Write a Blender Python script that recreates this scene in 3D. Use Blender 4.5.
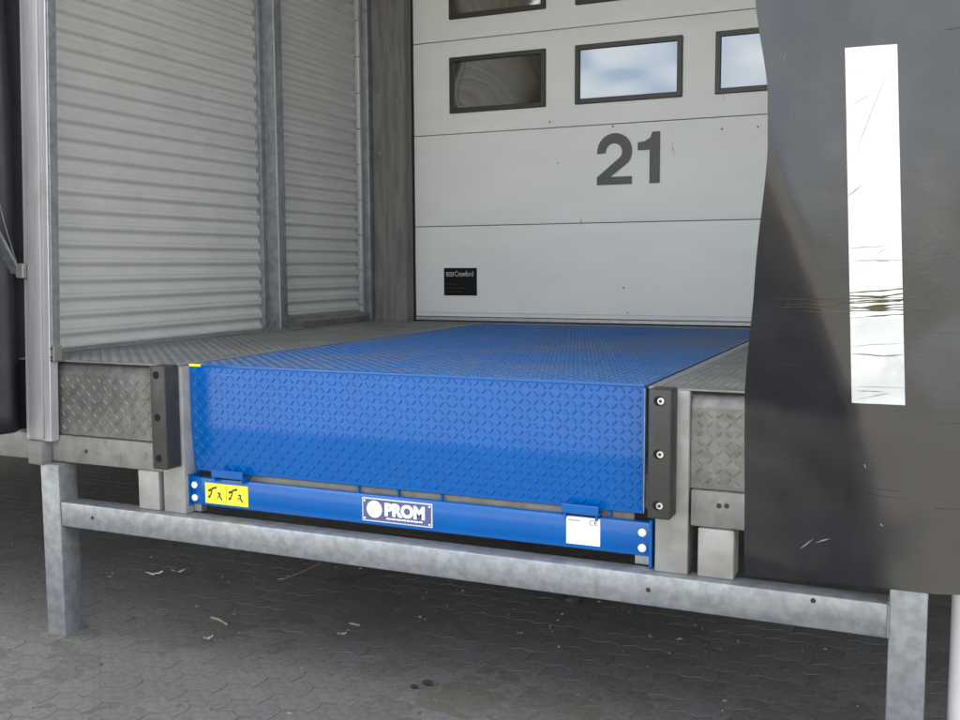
import bpy, bmesh, math, random
import numpy as np
from mathutils import Matrix, Vector, noise
rnd = random.Random(7)
SC = bpy.context.scene
COL = SC.collection
for o in list(bpy.data.objects): bpy.data.objects.remove(o)

# ------------------------------------------------------------------ camera
CAM = (2.8573, -3.3453, 1.6843)
yaw, pitch, roll, fpx = 0.4187, 0.0952, -0.0051, 993.9133
fw = Vector((-math.sin(yaw)*math.cos(pitch), math.cos(yaw)*math.cos(pitch), -math.sin(pitch)))
rt = fw.cross(Vector((0, 0, 1))).normalized(); up = rt.cross(fw)
r2 = math.cos(roll)*rt + math.sin(roll)*up
u2 = -math.sin(roll)*rt + math.cos(roll)*up
cd = bpy.data.cameras.new('camera'); cam = bpy.data.objects.new('camera', cd); COL.objects.link(cam)
cam.matrix_world = Matrix(((r2.x, u2.x, -fw.x, CAM[0]), (r2.y, u2.y, -fw.y, CAM[1]), (r2.z, u2.z, -fw.z, CAM[2]), (0, 0, 0, 1)))
cd.sensor_width = 36; cd.lens = fpx/960*36; cd.clip_end = 2000; cd.clip_start = 0.05
SC.camera = cam

# ------------------------------------------------------------------ sky, sun, exposure
SUN_EL, SUN_AZ = math.radians(49), math.radians(12)     # azimuth from +Y (behind the building) towards +X
w = bpy.data.worlds.new('World'); SC.world = w; w.use_nodes = True
nt = w.node_tree; N = nt.nodes; L = nt.links
bg = N['Background']; bg.inputs['Strength'].default_value = 0.13
sky = N.new('ShaderNodeTexSky'); sky.sky_type = 'NISHITA'; sky.sun_disc = False
sky.sun_elevation = SUN_EL; sky.sun_rotation = SUN_AZ; sky.air_density = 1.0; sky.dust_density = 2.2; sky.ozone_density = 1.0
tc = N.new('ShaderNodeTexCoord'); mp = N.new('ShaderNodeMapping'); mp.inputs['Scale'].default_value = (1, 1, 2.6)
cn = N.new('ShaderNodeTexNoise'); cn.inputs['Scale'].default_value = 2.1; cn.inputs['Detail'].default_value = 7; cn.inputs['Roughness'].default_value = .58
cr = N.new('ShaderNodeValToRGB'); cr.color_ramp.elements[0].position = .38; cr.color_ramp.elements[1].position = .62
mx = N.new('ShaderNodeMix'); mx.data_type = 'RGBA'; mx.inputs['B'].default_value = (9.2, 9.0, 8.6, 1)
L.new(tc.outputs['Generated'], mp.inputs['Vector']); L.new(mp.outputs[0], cn.inputs['Vector']); L.new(cn.outputs['Fac'], cr.inputs[0])
L.new(cr.outputs[0], mx.inputs['Factor']); L.new(sky.outputs[0], mx.inputs['A']); L.new(mx.outputs['Result'], bg.inputs['Color'])
sl = bpy.data.lights.new('sun', 'SUN'); sl.energy = 5.0; sl.angle = math.radians(.53); sl.color = (1, .94, .83)
so = bpy.data.objects.new('sun', sl); COL.objects.link(so)
sd = Vector((math.sin(SUN_AZ)*math.cos(SUN_EL), math.cos(SUN_AZ)*math.cos(SUN_EL), math.sin(SUN_EL)))
so.rotation_euler = sd.to_track_quat('Z', 'Y').to_euler(); so.location = (6, 30, 40)
vs = SC.view_settings; vs.view_transform = 'Standard'; vs.look = 'None'; vs.gamma = 1; vs.exposure = 2.15
try: vs.use_curve_mapping = False
except Exception: pass

# ------------------------------------------------------------------ materials
def mat(name, c1, c2=None, scale=6, rough=.5, rough2=None, metal=0, bump=.0, bscale=60, stretch=(1, 1, 1), spec=.5,
        dirt=None, dscale=3, dlo=.5, dhi=.7, dstretch=(1, 1, 1), coat=0, rnd_obj=0, detail=6, lo=.35, hi=.65):
    m = bpy.data.materials.new(name); m.use_nodes = True
    t = m.node_tree; n = t.nodes; l = t.links; b = n['Principled BSDF']
    co = n.new('ShaderNodeTexCoord').outputs['Object']
    def nz(sc, st, det=6, ro=.6, w4=0):
        mpn = n.new('ShaderNodeMapping'); mpn.inputs['Scale'].default_value = st; mpn.inputs['Location'].default_value = (w4, w4*.7, w4*1.3)
        l.new(co, mpn.inputs['Vector'])
        x = n.new('ShaderNodeTexNoise'); x.inputs['Scale'].default_value = sc; x.inputs['Detail'].default_value = det; x.inputs['Roughness'].default_value = ro
        l.new(mpn.outputs[0], x.inputs['Vector']); return x.outputs['Fac']
    def ramp(s, a, c):
        x = n.new('ShaderNodeMapRange'); x.inputs['From Min'].default_value = a; x.inputs['From Max'].default_value = c; x.interpolation_type = 'SMOOTHSTEP'
        l.new(s, x.inputs['Value']); return x.outputs[0]
    def mixc(f, a, c):
        x = n.new('ShaderNodeMix'); x.data_type = 'RGBA'; l.new(f, x.inputs['Factor'])
        for k, v in (('A', a), ('B', c)):
            if isinstance(v, tuple): x.inputs[k].default_value = (*v, 1)
            else: l.new(v, x.inputs[k])
        return x.outputs['Result']
    c2 = c2 or tuple(v*.8 for v in c1)
    f = ramp(nz(scale, stretch, detail), lo, hi)
    c = mixc(f, c1, c2)
    if dirt:
        fd = ramp(nz(dscale, dstretch, 8, .65, 3.1), dlo, dhi)
        c = mixc(fd, c, dirt)
    if rnd_obj:
        oi = n.new('ShaderNodeObjectInfo'); hv = n.new('ShaderNodeHueSaturation')
        mr = n.new('ShaderNodeMapRange'); mr.inputs['To Min'].default_value = 1-rnd_obj; mr.inputs['To Max'].default_value = 1+rnd_obj
        l.new(oi.outputs['Random'], mr.inputs['Value']); l.new(mr.outputs[0], hv.inputs['Value']); l.new(c, hv.inputs['Color']); c = hv.outputs['Color']
    l.new(c, b.inputs['Base Color'])
    if rough2 is not None:
        mr = n.new('ShaderNodeMapRange'); mr.inputs['From Min'].default_value = .3; mr.inputs['From Max'].default_value = .7
        mr.inputs['To Min'].default_value = rough; mr.inputs['To Max'].default_value = rough2
        l.new(nz(scale*1.7, stretch, 6, .6, 7.7), mr.inputs['Value']); l.new(mr.outputs[0], b.inputs['Roughness'])
    else: b.inputs['Roughness'].default_value = rough
    b.inputs['Metallic'].default_value = metal; b.inputs['Specular IOR Level'].default_value = spec
    b.inputs['Coat Weight'].default_value = coat; b.inputs['Coat Roughness'].default_value = .12
    if bump:
        bn = n.new('ShaderNodeBump'); bn.inputs['Strength'].default_value = bump; bn.inputs['Distance'].default_value = .004
        l.new(nz(bscale, stretch, 4), bn.inputs['Height']); l.new(bn.outputs[0], b.inputs['Normal'])
    return m

M = {}
M['galv'] = mat('galvanised_steel', (.27, .288, .305), (.195, .21, .225), 22, .34, .52, .5, .06, 110, dirt=(.16, .155, .14), dscale=9, dlo=.55, dhi=.85)
M['galv_old'] = mat('weathered_galvanised', (.225, .225, .215), (.18, .18, .170), 12, .45, .7, .35, .12, 70, dirt=(.115, .105, .082), dscale=14, dlo=.5, dhi=.8)
M['galv_pale'] = mat('pale_zinc', (.31, .31, .30), (.25, .25, .24), 12, .42, .6, .35, .08, 90, dirt=(.2, .19, .165), dscale=9, dlo=.5, dhi=.85)
M['alu'] = mat('aluminium_profile', (.43, .43, .45), (.37, .37, .385), 5, .35, .5, .35, .02, 120, stretch=(6, 6, .6), dirt=(.3, .3, .3), dscale=4, dlo=.58, dhi=.8)
M['sheet'] = mat('grey_cladding_sheet', (.53, .54, .525), (.50, .51, .495), 3, .34, .45, .15, .02, 140, dirt=(.41, .405, .375), dscale=3.5, dlo=.55, dhi=.9)
M['blue'] = mat('blue_enamel', (.0001, .085, .325), (.0001, .078, .30), 3, .12, .19, 0, .012, 200, spec=.40, dirt=(.010, .068, .23), dscale=5, dlo=.55, dhi=.85)
M['blue_deck'] = mat('dusty_blue_enamel', (.010, .090, .29), (.022, .095, .25), 2.2, .40, .58, 0, .03, 150, dirt=(.075, .10, .15), dscale=1.6, dlo=.42, dhi=.75)
M['deck'] = mat('dirty_steel_deck', (.19, .195, .197), (.145, .148, .149), 4, .45, .65, .25, .08, 90, dirt=(.135, .128, .112), dscale=2.3, dlo=.42, dhi=.7)
M['tread'] = mat('worn_tread_plate', (.185, .183, .175), (.13, .128, .122), 22, .34, .5, .4, .08, 90, dirt=(.10, .092, .074), dscale=16, dlo=.48, dhi=.8)
M['rubber'] = mat('black_rubber_flap', (.010, .011, .0145), (.008, .0085, .0105), 7, .15, .27, 0, .05, 110, spec=.52, dirt=(.036, .031, .018), dscale=1.8, dlo=.48, dhi=.85)
M['bumper'] = mat('bumper_rubber', (.026, .026, .024), (.020, .020, .019), 8, .45, .65, 0, .08, 120, dirt=(.045, .044, .040), dscale=9, dlo=.5, dhi=.75)
M['black'] = mat('black_seal', (.006, .006, .007), None, 8, .7, spec=.2)
M['cloth'] = mat('black_tarpaulin', (.010, .011, .016), (.016, .017, .024), 5, .5, .7, 0, .05, 40)
M['door'] = mat('door_panel_paint', (.665, .67, .66), (.635, .64, .63), 1.7, .42, .52, 0, .05, 260, stretch=(1, 1, 3), dirt=(.66, .65, .62), dscale=3, dlo=.55, dhi=.85, dstretch=(1, 1, 1))
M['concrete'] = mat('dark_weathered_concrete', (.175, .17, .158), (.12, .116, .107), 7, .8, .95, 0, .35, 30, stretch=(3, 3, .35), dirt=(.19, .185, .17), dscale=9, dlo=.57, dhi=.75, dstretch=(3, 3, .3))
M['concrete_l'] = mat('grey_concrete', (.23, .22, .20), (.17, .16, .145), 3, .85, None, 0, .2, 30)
M['wframe'] = mat('window_frame_plastic', (.022, .02, .017), (.03, .027, .023), 9, .45, None)
M['digit'] = mat('dark_grey_print', (.066, .066, .069), (.058, .058, .061), 9, .5)
M['white'] = mat('white_vinyl', (.52, .52, .515), (.45, .45, .445), 9, .45, None, dirt=(.30, .30, .285), dscale=11, dlo=.56, dhi=.85)
M['white2'] = mat('worn_white_vinyl', (.44, .45, .455), (.36, .37, .375), 9, .5, None, dirt=(.26, .26, .25), dscale=9, dlo=.5, dhi=.8)
M['scuff'] = mat('tyre_scuff', (.016, .015, .007), (.05, .046, .018), 30, .7, None, stretch=(.3, 1, 4))
M['dim'] = mat('grey_scuff', (.10, .10, .095), (.15, .15, .145), 40, .7)
M['rub'] = mat('rubbed_rubber', (.026, .025, .023), (.018, .018, .017), 30, .6)
M['scratch'] = mat('pale_scratch', (.17, .17, .18), (.1, .1, .105), 20, .6)
M['yellow'] = mat('yellow_sticker', (.80, .68, .03), (.78, .64, .03), 5, .4)
M['ink'] = mat('black_ink', (.015, .013, .012), None, 5, .5)
M['navy'] = mat('navy_plate', (.075, .09, .22), (.065, .08, .19), 5, .35)
M['paper'] = mat('white_label', (.82, .81, .79), (.78, .77, .75), 5, .45)
M['greyink'] = mat('grey_ink', (.35, .35, .36), None, 5, .5)
M['cap'] = mat('white_bolt_cap', (.78, .79, .80), (.7, .7, .72), 30, .3)
M['bolt'] = mat('zinc_bolt', (.6, .6, .58), (.45, .44, .42), 40, .3, None, .85)
M['paperish'] = mat('dusty_primed_angle', (.20, .185, .15), (.14, .13, .105), 12, .7)
M['rust'] = mat('rust_spot', (.10, .055, .03), (.2, .15, .1), 30, .9)
PV = dict(dirt=(.086, .077, .060), dscale=1.9, dlo=.40, dhi=.78)
M['paver'] = mat('worn_concrete_paver', (.125, .123, .121), (.088, .086, .083), 34, .72, .95, 0, .6, 140, rnd_obj=.07, **PV)
M['sand'] = mat('joint_grit', (.106, .102, .096), (.074, .070, .063), 30, .95, None, 0, .8, 170, dirt=(.080, .070, .052), dscale=1.9, dlo=.40, dhi=.78)
M['clod'] = mat('dark_clod', (.018, .017, .015), (.03, .028, .024), 60, .95, spec=.2)
M['earth'] = mat('grassy_bank', (.06, .075, .03), (.10, .10, .05), .2, .95)

# glass: dark tinted double glazing with a strong clear reflection
g = mat('dark_window_glazing', (.060, .050, .034), (.045, .038, .026), 3, .055, None, spec=.9)
g.node_tree.nodes['Principled BSDF'].inputs['IOR'].default_value = 1.9
M['glass'] = g

# large paved ground: paver joints as relief where they are too far away to be built
def ground_mat():
    m = bpy.data.materials.new('paved_yard'); m.use_nodes = True
    t = m.node_tree; n = t.nodes; l = t.links; b = n['Principled BSDF']
    co = n.new('ShaderNodeTexCoord').outputs['Object']
    br = n.new('ShaderNodeTexBrick'); br.inputs['Scale'].default_value = 1; br.inputs['Brick Width'].default_value = .24; br.inputs['Row Height'].default_value = .12
    br.inputs['Mortar Size'].default_value = .006; br.inputs['Color1'].default_value = (.36, .335, .285, 1); br.inputs['Color2'].default_value = (.31, .29, .25, 1); br.inputs['Mortar'].default_value = (.09, .085, .07, 1)
    l.new(co, br.inputs['Vector'])
    x = n.new('ShaderNodeTexNoise'); x.inputs['Scale'].default_value = 1.3; x.inputs['Detail'].default_value = 8; l.new(co, x.inputs['Vector'])
    mr = n.new('ShaderNodeMapRange'); mr.inputs['From Min'].default_value = .35; mr.inputs['From Max'].default_value = .7; l.new(x.outputs['Fac'], mr.inputs['Value'])
    mi = n.new('ShaderNodeMix'); mi.data_type = 'RGBA'; mi.inputs['B'].default_value = (.26, .24, .20, 1); l.new(mr.outputs[0], mi.inputs['Factor']); l.new(br.outputs['Color'], mi.inputs['A'])
    l.new(mi.outputs['Result'], b.inputs['Base Color']); b.inputs['Roughness'].default_value = .9
    bp = n.new('ShaderNodeBump'); bp.inputs['Strength'].default_value = .4; bp.inputs['Distance'].default_value = .004; l.new(x.outputs['Fac'], bp.inputs['Height']); l.new(bp.outputs[0], b.inputs['Normal'])
    return m
M['yard'] = ground_mat()

# ------------------------------------------------------------------ helpers
class MB:
    def __init__(s): s.v = []; s.f = []
    def add(s, vs, fs):
        k = len(s.v); s.v += [tuple(v) for v in vs]; s.f += [tuple(i+k for i in f) for f in fs]; return s
    def box(s, x0, x1, y0, y1, z0, z1, bev=0.0, seg=1):
        bm = bmesh.new(); bmesh.ops.create_cube(bm, size=1)
        for v in bm.verts:
            v.co = ((x0+x1)/2+v.co.x*(x1-x0), (y0+y1)/2+v.co.y*(y1-y0), (z0+z1)/2+v.co.z*(z1-z0))
        if bev: bmesh.ops.bevel(bm, geom=bm.edges[:], offset=bev, segments=seg, profile=.5, affect='EDGES')
        bm.verts.index_update(); s.add([v.co for v in bm.verts], [[v.index for v in f.verts] for f in bm.faces]); bm.free(); return s
    def cyl(s, p, q, r, n=16, r2=None, cap=True):
        p = Vector(p); q = Vector(q); d = (q-p).normalized(); a = d.orthogonal().normalized(); b = d.cross(a); r2 = r if r2 is None else r2
        vs = [p+(a*math.cos(t)+b*math.sin(t))*r for t in [2*math.pi*i/n for i in range(n)]]+[q+(a*math.cos(t)+b*math.sin(t))*r2 for t in [2*math.pi*i/n for i in range(n)]]
        fs = [(i, (i+1) % n, n+(i+1) % n, n+i) for i in range(n)]
        if cap: fs += [tuple(range(n))[::-1], tuple(range(n, 2*n))]
        return s.add(vs, fs)
    def bar(s, p, q, wd, th, side=(0, 0, 1)):
        p = Vector(p); q = Vector(q); d = (q-p).normalized(); a = d.cross(Vector(side)).normalized(); b = a.cross(d)
        vs = [e+a*(sx*wd/2)+b*(sy*th/2) for e in (p, q) for sx, sy in ((-1, -1), (1, -1), (1, 1), (-1, 1))]
        return s.add(vs, [(3, 2, 1, 0), (4, 5, 6, 7), (0, 1, 5, 4), (1, 2, 6, 5), (2, 3, 7, 6), (3, 0, 4, 7)])
    def prism(s, pts, axis, a, b):     # polygon (list of 2d) extruded along axis from a to b
        def P(p, t): return {'x': (t, p[0], p[1]), 'y': (p[0], t, p[1]), 'z': (p[0], p[1], t)}[axis]
        n = len(pts)
        return s.add([P(p, a) for p in pts]+[P(p, b) for p in pts], [tuple(range(n))[::-1], tuple(range(n, 2*n))]+[(i, (i+1) % n, n+(i+1) % n, n+i) for i in range(n)])
    def grid(s, fn, nu, nv, thick=None):   # fn(u,v)->point, u,v in 0..1 ; thick: vector fn or None
        vs = [fn(i/nu, j/nv) for j in range(nv+1) for i in range(nu+1)]
        W = nu+1
        fs = [(j*W+i, j*W+i+1, (j+1)*W+i+1, (j+1)*W+i) for j in range(nv) for i in range(nu)]
        if thick:
            k = len(vs); t = Vector(thick); vs = vs+[Vector(v)+t for v in vs]
            fs = fs+[tuple(k+q for q in f[::-1]) for f in fs]
            rim = [i for i in range(W)]+[j*W+nu for j in range(1, nv+1)]+[nv*W+i for i in range(nu-1, -1, -1)]+[j*W for j in range(nv-1, 0, -1)]
            fs += [(rim[(i+1) % len(rim)], rim[i], k+rim[i], k+rim[(i+1) % len(rim)]) for i in range(len(rim))]
        return s.add(vs, fs)
    def mesh(s, name, m, smooth=None):
        me = bpy.data.meshes.new(name); me.from_pydata(s.v, [], s.f); me.materials.append(m)
        bm = bmesh.new(); bm.from_mesh(me); bmesh.ops.recalc_face_normals(bm, faces=bm.faces[:]); bm.to_mesh(me); bm.free()
        if smooth is not None:
            me.polygons.foreach_set('use_smooth', [True]*len(me.polygons)); me.set_sharp_from_angle(angle=math.radians(smooth))
        me.update(); return me
    def build(s, name, m, parent=None, smooth=None, loc=None):
        return link(name, s.mesh(name, m, smooth), parent)
def link(name, me, parent=None):
    o = bpy.data.objects.new(name, me); COL.objects.link(o)
    if parent is not None:
        o.parent = parent
        if parent.parent is None: o.matrix_parent_inverse = parent.matrix_basis.inverted()   # parts of parts already stand in world axes
    return o
def thing(name, label, cat, loc=(0, 0, 0), group=None):
    o = bpy.data.objects.new(name, None); COL.objects.link(o); o.location = loc; o.empty_display_size = .1
    return tag(o, label, cat, group)
def tag(o, label, cat, group=None):
    o['label'] = label; o['category'] = cat
    if group: o['group'] = group
    return o
def struct(o): o['kind'] = 'structure'; return o
def text_mesh(txt, size, m, origin, xdir=(1, 0, 0), zdir=(0, 0, 1), offset=0.0, width=None, depth=.0006):
    """flat print: mesh of the lettering, standing in the plane spanned by xdir and zdir"""
    cu = bpy.data.curves.new('lettering', 'FONT'); cu.body = txt; cu.size = size; cu.offset = offset; cu.extrude = depth/2; cu.resolution_u = 6
    o = bpy.data.objects.new('lettering_source', cu); COL.objects.link(o)
    dg = bpy.context.evaluated_depsgraph_get(); me = bpy.data.meshes.new_from_object(o.evaluated_get(dg))
    bpy.data.objects.remove(o); bpy.data.curves.remove(cu)
    xs = [v.co.x for v in me.vertices]; sx = 1 if width is None else width/(max(xs)-min(xs)); x0 = min(xs)
    X = Vector(xdir); Z = Vector(zdir); Y = Z.cross(X); O = Vector(origin)
    for v in me.vertices:
        v.co = O+X*((v.co.x-x0)*sx)+Z*v.co.y-Y*(-v.co.z)
    me.materials.clear(); me.materials.append(m); return me
# raised lozenges of tread plate, one joined mesh
def tread(name, m, parent, origin, U, V, nu, nv, pitch=.03, ln=.026, wd=.0095, h=.0026, keep=None, warp=None):
    U = np.array(U, float); V = np.array(V, float); Nn = np.cross(U, V); O = np.array(origin, float)
    base = np.array([(-.5, 0), (-.25, -.42), (.25, -.42), (.5, 0), (.25, .42), (-.25, .42)])*np.array([ln, wd])
    top = base*np.array([.74, .45])
    vs = []; fs = []; k = 0
    for j in range(nv):
        for i in range(nu):
            cu, cv = (i+.5)*pitch, (j+.5)*pitch
            if keep and not keep(cu, cv): continue
            a = math.radians(45 if (i+j) % 2 else -45); c, s = math.cos(a), math.sin(a)
            for ring, hh in ((base, -.0006), (top, h)):
                for px, py in ring:
                    q = O+U*(cu+px*c-py*s)+V*(cv+px*s+py*c)+Nn*hh
                    vs.append(q)
            for e in range(6): fs.append((k+e, k+(e+1) % 6, k+6+(e+1) % 6, k+6+e))
            fs.append(tuple(range(k+6, k+12))); k += 12
    if warp: vs = [warp(v) for v in vs]
    me = bpy.data.meshes.new(name); me.from_pydata([tuple(v) for v in vs], [], fs); me.materials.append(m); me.update()
    o = link(name, me, parent); o['kind'] = 'stuff'; return o

D = 1.268            # deck height
YD = 3.38            # door plane

# ================================================================== SETTING
# ground sheet
gs = MB().grid(lambda u, v: (-250+500*u, -300+500*v, -.009), 1, 1).build('ground', M['yard']); struct(gs)
# unseen grassy bank across the yard, added to darken the horizon in reflections
def bank(u, v):
    x = -260+520*u; y = -75-60*v
    h = (math.sin(min(1, v*1.6)*math.pi/2))*(4.5+1.5*noise.noise((x*.02, 0, 3))+1.2*noise.noise((x*.07, v*2, 8)))
    return (x, y, h-.05)
bk = MB().grid(bank, 120, 8).build('added_bank', M['earth'], smooth=60); struct(bk)

# interlocking pavers -----------------------------------------------------
PA, PB, AMP = .225, .1125, .016
def tri(t): t = t % 1.0; return 4*abs(t-.5)-1
def paver_poly():
    pts = []
    hw, hh = PA/2, PB/2
    for t in (0, .25, .5, .75): pts.append((-hw+PA*t, -hh+AMP*(1 if t in (.25, .75) else -1)*.8))
    for t in (0, .5): pts.append((hw+(AMP*.7 if t == .5 else -AMP*.0), -hh+PB*t+(-AMP*.8 if t == 0 else 0)))
    for t in (0, .25, .5, .75): pts.append((hw-PA*t, hh+AMP*(1 if t in (.25, .75) else -1)*.8))
    for t in (0, .5): pts.append((-hw+(AMP*.7 if t == .5 else 0), hh-PB*t+(-AMP*.8 if t == 0 else 0)))
    out = []
    for p in pts:
        if not out or (abs(p[0]-out[-1][0])+abs(p[1]-out[-1][1])) > 1e-4: out.append(p)
    return out
PP = paver_poly()
def paver_rings(jit, seed):
    r = random.Random(seed); n = len(PP)
    top = [(x*.975, y*.95, -.0004*r.random()) for x, y in PP]
    mid = [(x*.985, y*.965, -.0035) for x, y in PP]
    low = [(x*.99, y*.975, -.012) for x, y in PP]
    cx = [(0, 0, .0)]
    return cx+top+mid+low
def paver_faces(k=0):
    n = len(PP); f = []
    for i in range(n):
        j = (i+1) % n
        f.append((k, k+1+i, k+1+j))
        f.append((k+1+i, k+1+n+i, k+1+n+j, k+1+j))
    return f
pm = []
for s in range(5):
    me = bpy.data.meshes.new('paver'); vs = paver_rings(0, s)
    r = random.Random(100+s)
    vs = [(x, y, z+(.0012*(r.random()-.5) if i < 1+len(PP) else 0)) for i, (x, y, z) in enumerate(vs)][:1+2*len(PP)]
    vs = [(x, y, z if i <= len(PP) else -.010) for i, (x, y, z) in enumerate(vs)]
    me.from_pydata(vs, [], paver_faces()); me.materials.append(M['paver']); me.update(); pm.append(me)
def cam_px(p):
    d = Vector(p)-Vector(CAM); z = d.dot(fw); return 480+fpx*d.dot(r2)/z, 360-fpx*d.dot(u2)/z, z
cells = []
rowang = math.radians(0)
for j in range(int(6.6/PB)):
    y = -1.6+j*PB
    if y > 3.9: break
    for i in range(int(11.5/PA)+1):
        x = -7.2+i*PA+(PA/2 if j % 2 else 0)
        if x > 4.2: continue
        u, v, z = cam_px((x, y, 0))
        vis = -20 < u < 980 and -10 < v < 735
        cells.append((0 if vis else 1, z, x, y))
cells.sort()
bigv = []; bigf = []
for idx, (nv_, z, x, y) in enumerate(cells):
    dz = .0016*noise.noise((x*1.7, y*1.7, 0))+.0014*(rnd.random()-.5); tx, ty = (rnd.random()-.5)*.006, (rnd.random()-.5)*.006; rz = (rnd.random()-.5)*.02
    mw = Matrix.Translation((x, y, dz)) @ Matrix.Rotation(rz, 4, 'Z') @ Matrix.Rotation(tx, 4, 'X') @ Matrix.Rotation(ty, 4, 'Y')
    me = pm[rnd.randrange(5)]
    if idx < 300:
        o = bpy.data.objects.new('paver', me); COL.objects.link(o); o.parent = gs; o.matrix_local = mw
    else:
        k = len(bigv); bigv += [tuple(mw @ v.co) for v in me.vertices]; bigf += paver_faces(k)
me = bpy.data.meshes.new('paver_field'); me.from_pydata(bigv, [], bigf); me.materials.append(M['paver']); me.update()
o = link('paver_field', me, gs); o['kind'] = 'stuff'
# grit in the joints: sheet just above the ground sheet
def grit_h(u, v):
    x = -7.3+11.6*u; y = -1.7+5.7*v
    h = -.0012+.0030*noise.noise((x*1.1, y*1.4, 4))+.0022*noise.noise((x*4.3, y*5.1, 9))+.0016*noise.noise((x*15, y*17, 2))
    return (x, y, min(.0022, h))
link('joint_grit', MB().grid(grit_h, 420, 240).mesh('joint_grit', M['sand'], 180), gs)['kind'] = 'stuff'

# warehouse wall with the door opening --------------------------------------
DX0, DX1, DZ1 = -.70, 2.66, D+5*.672
wb = thing('warehouse', 'dark weathered concrete warehouse wall framing the door', 'building', (1, 3.6, 0))
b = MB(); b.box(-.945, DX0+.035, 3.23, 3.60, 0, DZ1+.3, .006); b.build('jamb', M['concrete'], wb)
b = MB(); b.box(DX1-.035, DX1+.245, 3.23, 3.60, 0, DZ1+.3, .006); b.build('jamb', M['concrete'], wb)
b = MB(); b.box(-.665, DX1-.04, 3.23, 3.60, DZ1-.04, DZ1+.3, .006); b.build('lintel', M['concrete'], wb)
b = MB(); b.box(-22, -.95, 3.30, 3.9, 0, 8.6); b.build('wall', M['concrete_l'], wb)
b = MB(); b.box(DX1+.25, 24, 3.30, 3.9, 0, 8.6); b.build('wall', M['concrete_l'], wb)
b = MB(); b.box(-.948, DX1+.248, 3.30, 3.9, DZ1+.305, 8.6); b.build('wall', M['concrete_l'], wb)
b = MB(); b.box(-.66, DX1-.045, 3.30, 3.62, 0, D-.03); b.build('plinth', M['concrete_l'], wb)
for sx, x in ((1, -.945+.06), (1, -.83)):
    pass
# small pale drill holes and anchor on the jamb
for x, z in ((-.885, 2.94), (-.875, 2.52), (-.74, 1.52)):
    b = MB().cyl((x, 3.2295, z), (x, 3.226, z), .011, 8); b.build('anchor', M['galv'], wb)

# sectional door ------------------------------------------------------------
dr = thing('sectional_door', 'pale grey sectional door with two rows of windows and the number 21', 'door', (1, YD, D))
PH = .672
zs = [D+.032, 1.9737]+[1.9737+PH*i for i in range(1, 5)]
for i in range(5):
    x0, x1, z0, z1 = DX0, DX1, zs[i]+.003, zs[i+1]-.003
    def pf(u, v, x0=x0, x1=x1, z0=z0, z1=z1):
        e = min(1, min(u, 1-u)*60)*min(1, min(v, 1-v)*20)
        x = x0+(x1-x0)*u; z = z0+(z1-z0)*v
        return (x, YD+.004*(1-e)-.0018*noise.noise((x*1.3, z*2.1, i))*e, z)
    b = MB().grid(pf, 60, 24, (0, .04, 0)); b.build('panel', M['door'], dr, smooth=50)
b = MB().box(DX0+.01, DX1-.01, YD+.03, YD+.05, D, zs[5]-.01); b.build('joint_backing', M['black'], dr)
b = MB().box(DX0, DX1, YD-.006, YD+.04, D+.004, D+.030, .003); b.build('bottom_rail', M['alu'], dr)
b = MB().box(DX0, DX1, YD-.004, YD+.03, D-.022, D+.003, .004); b.build('bottom_seal', M['black'], dr)
b = MB().box(DX0+.0355, DX0+.001, 3.34, YD-.007, D-.02, DZ1-.05); b.build('side_seal', M['black'], dr)
b = MB().box(DX1-.03, DX1-.001, 3.34, YD-.007, D-.02, DZ1-.05); b.build('side_seal', M['black'], dr)
b = MB().box(DX0, DX1, YD-.003, YD+.001, D+.062, D+.0655); b.build('bottom_rail', M['alu'], dr)
# windows
def window(x0, x1, z0, z1):
    fr = .036; y0 = YD-.016; y1 = YD+.012
    b = MB(); B = .004
    b.box(x0, x1, y0, y1, z0, z0+fr, B); b.box(x0, x1, y0, y1, z1-fr, z1, B); b.box(x0, x0+fr, y0-.0015, y1, z0+.001, z1-.001, B); b.box(x1-fr, x1, y0-.0015, y1, z0+.001, z1-.001, B)
    wn = b.build('window', M['wframe'], dr)
    cx, cz = (x0+x1)/2, (z0+z1)/2; sd_ = rnd.random()*9
    def gf(u, v):
        x = x0+fr*.8+(x1-x0-1.6*fr)*u; z = z0+fr*.8+(z1-z0-1.6*fr)*v
        bul = 16*u*(1-u)*v*(1-v)
        return (x, YD-.004+.0022*bul+.0016*noise.noise((x*3.1+sd_, z*5.3, sd_)), z)
    MB().grid(gf, 40, 26).build('pane', M['glass'], wn, smooth=180)
for r in range(2):
    for c in range(3):
        window(-.365+c*.9655, .384+c*.9655, 2.793+r*PH, 3.194+r*PH)
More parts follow.
